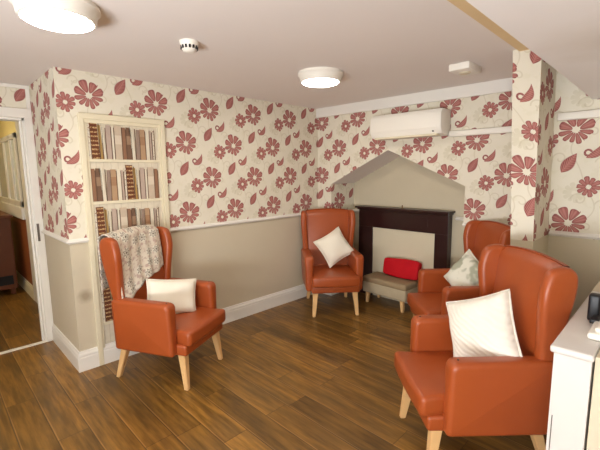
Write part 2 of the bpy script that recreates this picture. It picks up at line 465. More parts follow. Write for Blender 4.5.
# far wall with gabled fireplace recess
NL, NR, NA, ZE, ZA = -3.040, -1.440, -2.265, 1.409, 1.782
bm = bmesh.new()
box(bm, XA, NL, YB, YN, 0, ZD, 1); box(bm, XA, NL, YB, YN, ZD, H, 0)
box(bm, NR, XCOL-.02, YB, YN, 0, ZD, 1); box(bm, NR, XCOL-.02, YB, YN, ZD, H, 0)
prism(bm, [(NL, ZE), (NL, H), (NR, H), (NR, ZE), (NA, ZA)], 'y', YB, YN)
box(bm, XA, XCOL, YN, YN+.1, 0, H, 1)
bmesh.ops.recalc_face_normals(bm, faces=bm.faces[:])
for f in bm.faces:
    c = f.calc_center_median(); n = f.normal
    if n.z < -.5 and c.z > 1.2 and c.y < YN: f.material_index = 3
    if n.x > .9 and abs(c.x-NL) < .01 and c.z > ZD: f.material_index = 2
M['wpR'] = wallpaper('wallpaper_reveal', 'y', YN-.30, 1.83)
skew(bm)
struct('wall_far', bm, [M['wpB'], M['taupe'], M['wpR'], M['ceiling']], 'far wall with floral wallpaper and a house-shaped fireplace recess')

# right-hand wall with pier
wall('wall_right_far', XCOL-.02, 1.5, YC, YN, M['wpC'], M['taupe'], 'wall right of the papered pier', split=1.075)
bm = bmesh.new()
y0, y1 = 2.82, YC
def lean(z): return -.048*(z-H)      # the pier is not quite plumb
vsb = {}
for k, z in enumerate((0, 1.085, H)):
    l = lean(z)
    for j, (x, y) in enumerate(((-.858+l, y0), (-.692+l*.5, y0), (-.692+l*.5, y1), (-.858+l, YB+.08))):
        vsb[k, j] = bm.verts.new((x, y, z))
for k in (0, 1):
    for j in range(4):
        f = bm.faces.new((vsb[k, j], vsb[k, (j+1) % 4], vsb[k+1, (j+1) % 4], vsb[k+1, j]))
        f.material_index = 2 if k == 0 else (0 if j == 0 else 1)
bm.faces.new([vsb[0, j] for j in range(4)]).material_index = 2; bm.faces.new([vsb[2, j] for j in range(4)]).material_index = 2
struct('wall_pier', bm, [M['wpP'], M['wpQ'], M['taupe']], 'narrow papered pier between the far wall and the right-hand wall')

# bulkhead on the right and the tan strip beside it
bm = bmesh.new()
prism(bm, [(-1.9, 2.02), (2.17, 2.02), (YC, 2.012), (YC, H), (-1.9, H)], 'x', -.472, 1.5)
struct('trim_1', bm, M['bulkhead'], 'white boxed bulkhead under the ceiling at right')
bm = bmesh.new(); box(bm, -.818, -.47, -1.9, 2.86, 2.308, H)
struct('trim_2', bm, M['tan'], 'tan edge strip on the ceiling beside the bulkhead')

# unseen enclosing walls
bm = bmesh.new(); box(bm, 1.5, 1.6, -1.9, YC, 0, H); struct('wall_right', bm, M['taupe'])
bm = bmesh.new(); box(bm, -4.2, 1.6, -2.0, -1.9, 0, H); struct('wall_near', bm, M['taupe'])
# door wall
DY0, DY1, DZ = -.25, .700, 2.045
bm = bmesh.new()
box(bm, XDOOR-.12, XDOOR, -1.9, DY0, 0, H); box(bm, XDOOR-.12, XDOOR, DY0, DY1, DZ, H); box(bm, XDOOR-.12, XDOOR, DY1, YD+.02, 0, H)
struct('wall_door', bm, M['wpA'], 'wall around the doorway')
# casing of the door
bm = bmesh.new()
box(bm, XDOOR, XDOOR+.022, DY1-.005, YD-.001, 0, DZ+.075, 0, .004); box(bm, XDOOR, XDOOR+.022, DY0-.06, DY0, 0, DZ+.075, 0, .004)
box(bm, XDOOR, XDOOR+.024, DY0-.06, YD-.002, DZ, DZ+.08, 0, .004)
box(bm, XDOOR-.125, XDOOR+.002, DY1-.02, DY1, 0, DZ, 0); box(bm, XDOOR-.125, XDOOR+.002, DY0, DY0+.02, 0, DZ, 0); box(bm, XDOOR-.125, XDOOR+.002, DY0, DY1, DZ-.02, DZ, 0)
box(bm, XDOOR-.075, XDOOR-.045, DY1-.035, DY1-.019, 0, DZ-.02, 0)
door = struct('door_1', bm, M['white'], 'white painted door frame at the left of the photo')
bm = bmesh.new(); box(bm, XDOOR+.02, XDOOR+.026, DY1+.004, DY1+.022, .96, 1.12)
obj('strike_plate', bm, M['metal'], door)['label'] = 'dark metal strike plate on the frame'
bm = bmesh.new(); box(bm, XDOOR, XDOOR+.02, -1.9, YD, H-.03, H-.001, 0, .004); box(bm, XDOOR, XDOOR+.016, YD-.03, YD-.001, DZ+.08, H-.03, 0, .003)
struct('trim_3', bm, M['white'], 'thin white trim above the doorway')
bm = bmesh.new(); box(bm, XDOOR-.03, XDOOR+.02, DY0, DY1+.03, 0, .006, 0, .002); struct('trim_4', bm, M['plastic'], 'pale threshold strip on the floor in the doorway')

# skirting boards and dado rails: profile swept along a straight run
def run(bm, prof, p0, p1, n, m0=0, m1=0):
    """prof: (out, z) pairs; p0,p1 the run along the wall; n the outward normal; m0, m1 lengthen the ends by out*m"""
    p0 = Vector((*p0, 0)); p1 = Vector((*p1, 0)); n = Vector((*n, 0)); d = (p1-p0).normalized()
    A = [bm.verts.new(p0 + n*o - d*o*m0 + Vector((0, 0, z))) for o, z in prof]
    B = [bm.verts.new(p1 + n*o + d*o*m1 + Vector((0, 0, z))) for o, z in prof]
    k = len(prof)
    for i in range(k): bm.faces.new((A[i], A[(i+1) % k], B[(i+1) % k], B[i]))
    bm.faces.new(A); bm.faces.new(B[::-1])
SK = [(0, 0), (.020, 0), (.020, .110), (.017, .116), (.017, .122), (.019, .126), (.016, .138), (.010, .148), (.008, .160), (0, .163)]
DR = [(0, ZD-.002), (.006, ZD-.002), (.010, ZD+.004), (.024, ZD+.008), (.028, ZD+.016), (.022, ZD+.024), (.010, ZD+.030), (0, ZD+.036)]
DRC = [(o, z+.05) for o, z in DR]
BK0, BK1 = .886, 1.560          # bookcase mural along wall A
bm = bmesh.new(); run(bm, SK, (XA, YD), (XA, YB), (1, 0), 1, 0); run(bm, SK, (XDOOR, YD), (XA, YD), (0, -1), 0, 1)
struct('baseboard_left', bm, M['white'], 'white skirting board of the left wall')
bm = bmesh.new(); run(bm, SK, (XA, YB), (NL, YB), (0, -1), 0, 1); run(bm, SK, (NL, YB), (NL, YN), (1, 0), 1, 0)
run(bm, SK, (NL, YN), (-2.93, YN), (0, -1)); run(bm, SK, (-1.66, YN), (NR, YN), (0, -1)); run(bm, SK, (NR, YB), (-.80, YB), (0, -1))
skew(bm)
struct('baseboard_far', bm, M['white'], 'white skirting board of the far wall')
bm = bmesh.new(); run(bm, SK, (-.65, YC), (1.5, YC), (0, -1)); struct('baseboard_right', bm, M['white'], 'white skirting board of the right-hand wall')
bm = bmesh.new(); run(bm, DR, (XA, YD), (XA, BK0), (1, 0), 1, 0); run(bm, DR, (XA, BK1), (XA, YB), (1, 0)); run(bm, DR, (XDOOR+.02, YD), (XA, YD), (0, -1), 0, 1)
struct('trim_5', bm, M['white'], 'white dado rail of the left wall')
bm = bmesh.new(); run(bm, DR, (XA, YB), (NL, YB), (0, -1), 0, 1); run(bm, DR, (NL, YB), (NL, YN), (1, 0), 1, 0)
run(bm, DR, (NL, YN), (-2.93, YN), (0, -1)); run(bm, DR, (-1.68, YN), (NR, YN), (0, -1)); run(bm, DR, (NR, YB), (-.82, YB), (0, -1))
skew(bm)
struct('trim_6', bm, M['white'], 'white dado rail of the far wall and recess')
bm = bmesh.new(); run(bm, DRC, (-.655, YC), (1.5, YC), (0, -1)); struct('trim_7', bm, M['white'], 'white dado rail right of the pier')
# boxing under the ceiling on the far wall
bm = bmesh.new(); box(bm, XA, -.84, YB-.03, YB, 2.215, H, 0, .003); skew(bm); struct('trim_8', bm, M['white'], 'white boxing along the top of the far wall')

# ------------------------------------------------------------------ corridor through the doorway
bm = bmesh.new(); box(bm, -8.6, XDOOR-.12, -1.9, .95, 2.62, 2.68); struct('ceiling_corridor', bm, M['yellow'])
bm = bmesh.new()
box(bm, -8.6, -5.3, .88, .95, 1.02, 2.62, 0); box(bm, -8.6, -5.3, .88, .95, 0, 1.02, 1); box(bm, -5.3, XDOOR-.12, .88, .95, 0, 2.62, 2)
struct('wall_corridor', bm, [M['yellow'], M['brown'], M['cream']], 'corridor wall with brown lower half and yellow upper half')
bm = bmesh.new(); box(bm, -8.7, -8.6, -1.9, .95, 0, 2.62); box(bm, -8.6, XDOOR-.12, -2.0, -1.9, 0, 2.62); struct('wall_corridor_end', bm, M['yellow'])
bm = bmesh.new(); box(bm, XDOOR-.125, XDOOR-.12, -1.9, .85, H, 2.62); struct('wall_corridor_top', bm, M['yellow'])
bm = bmesh.new(); box(bm, -5.60, -5.28, .862, .88, 0, 2.5, 0, .006); struct('trim_9', bm, M['white'], 'white upright post trim in the corridor')
bm = bmesh.new(); run(bm, SK, (-8.5, .88), (-5.60, .88), (0, -1)); struct('baseboard_corridor', bm, M['cream'], 'skirting board in the corridor')
bm = bmesh.new()
wx0, wx1, wz0, wz1 = -7.4, -5.66, 1.17, 2.06
for (a, b, c, d) in ((wx0, wx0+.05, wz0, wz1), (wx1-.07, wx1, wz0, wz1), (wx0, wx1, wz0, wz0+.07), (wx0, wx1, wz1-.06, wz1), (-6.10, -6.04, wz0, wz1), (-6.60, -6.54, wz0, wz1),):
    box(bm, a, b, .845, .88, c, d, 0, .004)
box(bm, wx0-.05, -5.60, .83, .88, 1.02, 1.17, 0, .01)
wn = struct('window_1', bm, M['white'], 'white framed window seen through the doorway')
bm = bmesh.new(); box(bm, wx0, wx1, .866, .874, wz0, wz1); obj('pane', bm, M['glass'], wn)
# cupboard in the corridor
t = thing('cupboard', 'dark brown wooden cupboard in the corridor, seen through the doorway', 'cupboard', (-6.5, .56, 0))
bm = bmesh.new(); box(bm, -.42, .40, -.20, .22, .08, 1.02, 0, .01); box(bm, -.46, .44, -.23, .24, 1.02, 1.05, 0, .006)
for x in (-.38, .34):
    for y in (-.17, .17): box(bm, x-.025, x+.025, y-.025, y+.025, 0, .09)
obj('body', bm, M['darkbrown'], t)
for s in (0, 1):
    bm = bmesh.new(); box(bm, -.40+s*.395, -.015+s*.395, -.215, -.20, .30, .95, 0, .005); d = obj('door', bm, M['brown'], t)
    bm = bmesh.new(); box(bm, -.05+s*.06, -.03+s*.06, -.235, -.215, .6, .68, 0, .004); obj('handle', bm, M['brass'], d)
bm = bmesh.new(); box(bm, .402, .408, -.16, .18, .14, .26, 0, .002); obj('vent', bm, M['black'], t)
bm = bmesh.new(); box(bm, -6.70, -6.10,   .45, .66, 1.051, 1.12, 0, .015); 
tag(obj('folded_blanket', bm, M['red'], smooth='auto'), 'red folded fabric lying on the corridor cupboard', 'blanket')
# corridor ceiling light (out of frame)
t = thing('ceiling_light', 'round light on the corridor ceiling', 'ceiling light', (-6.0, -.3, 2.62))
bm = bmesh.new(); cyl(bm, (0, 0), .17, .18, -.05, 0); obj('base', bm, M['plastic'], t, 'auto')
bm = bmesh.new(); cyl(bm, (0, 0), .14, .15, -.09, -.05); obj('diffuser', bm, M['corrlamp'], t, 'auto')

# ------------------------------------------------------------------ ceiling fixtures
def ceiling_light(x, y, label):
    t = thing('ceiling_light', label, 'ceiling light', (x, y, H), 0, None)
    bm = bmesh.new(); lathe(bm, (0, 0), [(.176, 0), (.178, -.018), (.166, -.030), (.160, -.062), (.154, -.071), (.145, -.073), (.143, -.066), (.02, -.066)][::-1]); obj('base', bm, M['plastic'], t, 'auto')
    bm = bmesh.new(); lathe(bm, (0, 0), [(.142, -.067), (.140, -.076), (.128, -.081), (.08, -.084), (.02, -.085)][::-1]); obj('diffuser', bm, M['lamp'], t, 'auto')
    return t
ceiling_light(-2.085, .525, 'round glowing ceiling light at the top left corner of the photo')
ceiling_light(-2.08, 2.31, 'round glowing ceiling light near the far corner of the room')
ceiling_light(.35, -.95, 'round ceiling light added behind the camera as fill')  # extra lamp out of view, added to lift the room brightness

t = thing('smoke_detector', 'small white round smoke detector with dark slots between the two ceiling lights', 'smoke detector', (-2.13, 1.21, H))
bm = bmesh.new(); lathe(bm, (0, 0), [(.018, -.062), (.034, -.056), (.044, -.044), (.050, -.026), (.054, -.012), (.056, 0)]); b = obj('housing', bm, M['plastic'], t, 'auto')
bm = bmesh.new()
for k in range(14):
    a = 2*PI*k/14
    box(bm, .040, .0505, -.006, .006, -.044, -.026, 0, 0, 2, Matrix.Rotation(a, 4, 'Z'))
obj('slots', bm, M['black'], t)
t = thing('emergency_light', 'small square white emergency light unit on the ceiling above the wall unit', 'emergency light', (-1.215, 2.95, H), 0)
bm = bmesh.new(); box(bm, -.075, .075, -.115, .115, -.048, 0, 0, .006); obj('housing', bm, M['plastic'], t, 'auto')
bm = bmesh.new(); lathe(bm, (0, 0), [(.018, -.060), (.036, -.056), (.042, -.046)]); obj('lens', bm, M['cream'], t, 'auto')

# ------------------------------------------------------------------ heater / air unit and pipe trunking
t = thing('wall_air_conditioner', 'white wall-mounted air conditioner above the fireplace recess', 'air conditioner', (-1.975, YB+.042, 1.885), math.radians(1.95))
bm = bmesh.new()
prism(bm, [(0, 0), (0, .235), (-.19, .235), (-.215, .205), (-.218, .06), (-.19, .012), (-.10, 0)], 'x', -.375, .375, .008, 2)
obj('body', bm, M['plastic'], t, 'auto')
bm = bmesh.new(); box(bm, -.373, .373, -.222, -.210, .062, .204, 0, .004); obj('front_panel', bm, M['plastic'], t, 'auto')
bm = bmesh.new(); box(bm, -.33, .33, -.205, -.12, -.006, .012, 0, .003); v = obj('louvre', bm, M['cream'], t)
bm = bmesh.new(); box(bm, .29, .302, -.214, -.20, .028, .040); obj('indicator', bm, M['black'], t)
bm = bmesh.new(); box(bm, -1.600, -.86, YB-.045, YB, 1.870, 1.923, 0, .008); skew(bm)
tag(obj('pipe_trunking', bm, M['plastic'], smooth='auto'), 'white pipe trunking on the wallpaper between the air conditioner and the pier', 'trunking')
bm = bmesh.new(); box(bm, -.655, 1.45, YC-.045, YC, 1.888, 1.94, 0, .008)
tag(obj('pipe_trunking', bm, M['plastic'], smooth='auto'), 'white pipe trunking on the wallpaper right of the pier', 'trunking')

# ------------------------------------------------------------------ mantelpiece
t = thing('mantelpiece', 'dark mahogany mantelpiece standing in the gabled recess', 'fireplace surround', (-2.29, YN, 0))
def L(x): return x + 2.29
yb = -.001
bm = bmesh.new(); box(bm, L(-2.90), L(-1.69), -.17, yb, 1.105, 1.128, 0, .004); box(bm, L(-2.885), L(-1.705), -.14, yb, 1.085, 1.105, 0, .006); obj('shelf', bm, M['mahogany'], t)
bm = bmesh.new(); box(bm, L(-2.885), L(-1.72), -.10, yb, .872, 1.085, 0, .003)
box(bm, L(-2.62), L(-1.95), -.1015, -.10, .93, 1.04, 0, .002); obj('frieze', bm, M['mahogany'], t)
for a, b in ((-2.885, -2.678), (-1.868, -1.72)):
    bm = bmesh.new(); box(bm, L(a), L(b), -.10, yb, .0, .872, 0, .003); box(bm, L(a)-.01, L(b)+.01, -.11, yb, .0, .14, 0, .004)
    box(bm, L(a)+.03, L(b)-.03, -.1015, -.10, .2, .80, 0, .002)
    obj('jamb', bm, M['mahogany'], t)
bm = bmesh.new(); lathe(bm, (-2.27, YN-.10), [(.018, 1.1285), (.018, 1.133), (.006, 1.137), (.005, 1.15), (.010, 1.156), (.006, 1.165)], 16)
tag(obj('brass_knob', bm, M['brass'], smooth='auto'), 'tiny dark brass knob standing on the mantel shelf', 'ornament')

bm = bmesh.new(); box(bm, L(-2.70), L(-1.85), -.085, -.03, 0, .90)
obj('infill_board', bm, M['infill'], t)['label'] = 'cream painted board closing the fireplace opening'
# ------------------------------------------------------------------ footstool and red cushion
t = thing('footstool', 'low taupe velvet footstool with beech legs in front of the fireplace', 'footstool', (-2.310, 3.775, 0), math.radians(-3))
bm = bmesh.new(); box(bm, -.295, .295, -.15, .14, .13, .27, 0, .02, 3); obj('base', bm, M['velvet_side'], t, 'auto')
bm = bmesh.new(); box(bm, -.30, .30, -.155, .145, .25, .325, 0, .028, 4); obj('seat_pad', bm, M['velvet'], t, 'auto')
for sx in (-1, 1):
    for sy in (-1, 1):
        bm = bmesh.new(); vsx = box(bm, sx*.235-.022, sx*.235+.022, sy*.11-.022, sy*.11+.022, 0, .14, 0, .003)
        for v in bm.verts:
            if v.co.z < .05: v.co.x = sx*.245 + (v.co.x-sx*.235)*.65; v.co.y = sy*.115 + (v.co.y-sy*.11)*.65
        obj('leg', bm, M['wood'], t)

def pillow_mesh(w, h, t, n=22, pinch=.07, sag=0, seed=0):
    rnd = random.Random(seed); bm = bmesh.new(); bm_uv = None
    ph = [rnd.uniform(0, 6.28) for _ in range(6)]
    def P(i, j, s):
        u = -1+2*i/n; v = -1+2*j/n
        x = u*w/2*(1-pinch*(1-v*v)); y = v*h/2*(1-pinch*(1-u*u))
        e = max(0, (1-u**4)*(1-v**4))
        z = s*t/2*(e**.55)*(1+.08*math.sin(4*u+ph[0])*math.sin(3*v+ph[1]))
        z += .008*math.sin(6*u*v+ph[2])*(e**.3)*s
        z += sag*(u*u+v*v)*.5
        return (x, y, z)
    top = {}; bot = {}
    for i in range(n+1):
        for j in range(n+1):
            top[i, j] = bm.verts.new(P(i, j, 1))
            edge = i in (0, n) or j in (0, n)
            bot[i, j] = top[i, j] if edge else bm.verts.new(P(i, j, -1))
    for i in range(n):
        for j in range(n):
            bm.faces.new((top[i, j], top[i+1, j], top[i+1, j+1], top[i, j+1])); bm.faces.new((bot[i, j], bot[i, j+1], bot[i+1, j+1], bot[i+1, j]))
    return bm
def cushion(label, mat, size, mat_world, seed=0, pinch=.07, name='cushion'):
    o = obj(name, pillow_mesh(*size, seed=seed, pinch=pinch), mat, smooth=True); o.matrix_world = mat_world
    # piped edge
    w_, h_, t_ = size; n = 60; bm = bmesh.new(); ring = []
    pts = []
    for k in range(n):
        s = 4*k/n; q = int(s); f = s-q; a = -1+2*f
        u, v = [(a, -1), (1, a), (-a, 1), (-1, -a)][q]
        pts.append(Vector((u*w_/2*(1-pinch*(1-v*v)), v*h_/2*(1-pinch*(1-u*u)), 0)))
    for k in range(n):
        d = (pts[(k+1) % n]-pts[k-1]).normalized(); nn = Vector((d.y, -d.x, 0)); r = .006
        ring.append([bm.verts.new(pts[k]+nn*r*math.cos(a)+Vector((0, 0, r*math.sin(a)))) for a in (0, PI/2, PI, 3*PI/2)])
    for k in range(n):
        A, B = ring[k], ring[(k+1) % n]
        for i in range(4): bm.faces.new((A[i], A[(i+1) % 4], B[(i+1) % 4], B[i]))
    obj('piping', bm, mat, o, True)
    return tag(o, label, 'cushion')

# red loaf-shaped cushion on the stool
bm = bmesh.new()
box(bm, -.235, .235, -.055, .055, -.11, .11)
bmesh.ops.subdivide_edges(bm, edges=bm.edges[:], cuts=5, use_grid_fill=True)
for v in bm.verts:
    x, y, z = v.co
    u, k = x/.235, z/.11
    v.co.z = z*(1-.10*u*u) + .008*math.sin(9*x) * (1 if z > 0 else 0)
    v.co.y = y*(1-.25*k*k)*(1-.2*u*u) + .006*math.sin(20*x+9*z)
red = obj('red_cushion', bm, M['red'], smooth=True, sub=1)
red.location = (-2.215, 3.855, .440); red.rotation_euler = (math.radians(-10), 0, math.radians(-3))
tag(red, 'red cushion propped on the footstool inside the fireplace', 'cushion')

# ------------------------------------------------------------------ bookcase mural
t = thing('bookcase', 'cream framed bookcase panel full of old books on the left wall behind an armchair', 'bookcase', (XA, (BK0+BK1)/2, 0))
ym = (BK0+BK1)/2; WI = (BK1-BK0)/2
bm = bmesh.new(); box(bm, .0005, .004, -WI+.03, WI-.03, .165, 1.96)
def slat_mat():
    m = NT('pale_panelling', .7, .2); g, X, Y, Z = m.xyz()
    f = m.math('FRACT', m.math('DIVIDE', Y, .055)); s = m.step(m.math('ABSOLUTE', m.math('SUBTRACT', f, .5)), .46, .5)
    c = m.mix(m.noise(g.outputs['Position'], 30), srgb(206, 196, 176), srgb(226, 218, 198))
    return m.col(m.mix(m.math('MULTIPLY', s, .6), c, srgb(160, 146, 120)))
obj('back_panel', bm, slat_mat(), t)
for s in (-1, 1):
    bm = bmesh.new()
    a, b = sorted((s*WI, s*(WI-.038))); box(bm, 0, .024, a, b, 0, 1.99, 0, .004)
    a, b = sorted((s*(WI-.038), s*(WI-.058))); box(bm, 0, .014, a, b, 0, 1.97, 0, .003)
    obj('stile', bm, M['cream'], t)
bm = bmesh.new(); box(bm, 0, .026, -WI, WI, 1.972, 2.015, 0, .004); box(bm, 0, .0165, -WI+.036, WI-.036, 1.945, 1.975, 0, .003); obj('top_rail', bm, M['cream'], t)
SHZ = [1.672, 1.342, 1.012, .682, .352]
for z in SHZ:
    bm = bmesh.new(); box(bm, 0, .016, -WI+.058, WI-.058, z-.022, z, 0, .002); obj('shelf', bm, M['cream'], t)
def book_mat(name, c, c2, style):
    m = NT(name, .7, .2); tc = m.new('ShaderNodeTexCoord'); x = m.new('ShaderNodeSeparateXYZ'); m.l.new(tc.outputs['Object'], x.inputs[0])
    Z = x.outputs[2]
    col = m.mix(m.noise(tc.outputs['Object'], 40, 3), c, tuple(v*.82 for v in c[:3])+(1,))
    if style == 'bands':
        s = m.math('GREATER_THAN', m.math('SINE', m.math('MULTIPLY', Z, 190)), .45)
        n = m.math('GREATER_THAN', m.noise(tc.outputs['Object'], 110, 1), .46)
        col = m.mix(m.math('MULTIPLY', m.math('MULTIPLY', s, n), .8), col, c2)
    elif style == 'label':
        s = m.math('MULTIPLY', m.math('GREATER_THAN', Z, .12), m.math('LESS_THAN', Z, .19))
        col = m.mix(m.math('MULTIPLY', s, .4), col, c2)
    elif style == 'speck':
        n = m.math('GREATER_THAN', m.noise(tc.outputs['Object'], 90, 1), .62); col = m.mix(n, col, c2)
    return m.col(col)
BM = dict(gap=book_mat('book_gap_shade', srgb(120, 92, 74), srgb(120, 90, 50), 'plain'),
  dark=book_mat('book_dark', srgb(112, 66, 44), srgb(214, 180, 130), 'bands'),
  must=book_mat('book_mustard', srgb(172, 138, 84), srgb(120, 90, 50), 'plain'),
  white=book_mat('book_white', srgb(228, 220, 200), srgb(180, 160, 140), 'plain'),
  text=book_mat('book_text', srgb(226, 216, 196), srgb(150, 110, 90), 'speck'),
  pink=book_mat('book_pink', srgb(190, 170, 156), srgb(170, 140, 120), 'plain'),
  lab=book_mat('book_label', srgb(206, 188, 166), srgb(232, 224, 206), 'label'),
  brown=book_mat('book_brown', srgb(150, 112, 88), srgb(120, 80, 60), 'plain'),
  taupe=book_mat('book_taupe', srgb(122, 94, 76), srgb(190, 160, 130), 'label'),
  grey=book_mat('book_grey', srgb(158, 136, 122), srgb(120, 100, 80), 'plain'),
  tan=book_mat('book_tan', srgb(184, 152, 120), srgb(140, 90, 60), 'label'))
seq = [('text', .018, .262, 0), ('dark', .060, .285, 3), ('must', .022, .262, 4), ('white', .022, .255, 5), ('pink', .040, .265, 0), ('white', .020, .262, 0),
       ('lab', .058, .268, 0), ('brown', .030, .255, 0), ('taupe', .040, .258, 0), ('white', .030, .262, 7), ('grey', .034, .245, -4), ('tan', .046, .250, 0), ('white', .034, .250, 0), ('pink', .02, .245, 2)]
inner = 2*(WI-.058)
_s = []
for q in seq: _s += [(q[0], q[1]-.004, q[2], q[3]), ('gap', .006, q[2]-.012, 0)]  # thin dark strips put the printed shading between books into colour
seq = _s
seq2 = seq[14:] + seq[:14]
for r, z in enumerate(SHZ + [.165]):
    y = -inner/2 + .003
    k = 0
    s_ = seq if r % 2 == 0 else seq2
    while True:
        kind, tw, hh, tilt = s_[k % len(s_)]; k += 1
        tw *= 1.0
        if y + tw > inner/2 - .002: break
        h2 = hh if r < 5 else min(hh, .14)
        if r == 5: break
        bm = bmesh.new(); box(bm, .0045, .011, 0.0006, tw-.0006, 0, h2, 0, .0008, 1)
        if tilt:
            sh = math.tan(math.radians(tilt))
            for v in bm.verts: v.co.y -= (v.co.z - h2*.0)*sh*.55 - (0 if tilt < 0 else 0)
            if tilt > 0:
                for v in bm.verts: v.co.y += h2*sh*.0
        o = obj('book', bm, BM[kind], t, loc=(0, y, z+.0005)); y += tw

# ------------------------------------------------------------------ wing armchair
def catmull(pts, k=4):
    out = []; n = len(pts)
    for i in range(n):
        p0, p1, p2, p3 = pts[i-1], pts[i], pts[(i+1) % n], pts[(i+2) % n]
        for j in range(k):
            t = j/k
            out.append(tuple(.5*((2*b)+(-a+c)*t+(2*a-5*b+4*c-d)*t*t+(-a+3*b-3*c+d)*t**3) for a, b, c, d in zip(p0, p1, p2, p3)))
    return out
def rpoly(cs, seg=6):
    """polygon with rounded corners: cs = (x, z, radius)"""
    out = []; n = len(cs)
    for i, (x, z, r) in enumerate(cs):
        p = Vector((x, z)); a = (Vector(cs[i-1][:2])-p); b = (Vector(cs[(i+1) % n][:2])-p)
        la, lb = a.length, b.length; a.normalize(); b.normalize()
        for k in range(seg+1):
            t = k/seg; q0 = p+a*r; q1 = p+b*r
            q = q0*(1-t)**2 + p*2*t*(1-t) + q1*t*t
            out.append((q.x, q.y))
        for k in (.33, .66):
            nx = Vector(cs[(i+1) % n][:2]); e0 = p+b*r; e1 = nx-b*cs[(i+1) % n][2]
            q = e0.lerp(e1, k); out.append((q.x, q.y))
    return out
def slab(pts, y0, y1, bev, warp=None, k=3, seg=4):
    bm = bmesh.new(); pp = catmull(pts, k)
    prism(bm, pp, 'y', y0, y1, bev, seg)
    if warp:
        for v in bm.verts: v.co = Vector(warp(*v.co))
    return bm
def rslab(pts, y0, y1, r, warp=None, seg=5):
    """a slab with the outline pts (x, z), thick from y0 to y1, all rims rounded with radius r"""
    bm = bmesh.new(); n = len(pts); sg = 1 if y1 > y0 else -1
    area = sum(pts[i][0]*pts[(i+1) % n][1]-pts[(i+1) % n][0]*pts[i][1] for i in range(n)); o_ = 1 if area > 0 else -1
    nor = []
    for i in range(n):
        dx = pts[(i+1) % n][0]-pts[i-1][0]; dz = pts[(i+1) % n][1]-pts[i-1][1]; l = math.hypot(dx, dz) or 1
        nor.append((-dz/l*o_, dx/l*o_))
    rows = []
    prof = [(r*(1-math.sin(a)), r*(1-math.cos(a))) for a in [PI/2*k/seg for k in range(seg+1)]]   # (inset, depth)
    lay = [(i_, y0+sg*d) for i_, d in prof] + [(i_, y1-sg*d) for i_, d in prof[::-1]]
    for ins, y in lay:
        rows.append([bm.verts.new(warp(p[0]+q[0]*ins, y, p[1]+q[1]*ins) if warp else (p[0]+q[0]*ins, y, p[1]+q[1]*ins)) for p, q in zip(pts, nor)])
    for A, B in zip(rows, rows[1:]):
        for i in range(n): bm.faces.new((A[i], A[(i+1) % n], B[(i+1) % n], B[i]))
    for row, in ((rows[0],), (rows[-1],)):
        bm.faces.new(row)
    return bm
def xback(z): return -.195 - .090*max(0, (z-.40))/.7    # front face of the back rest
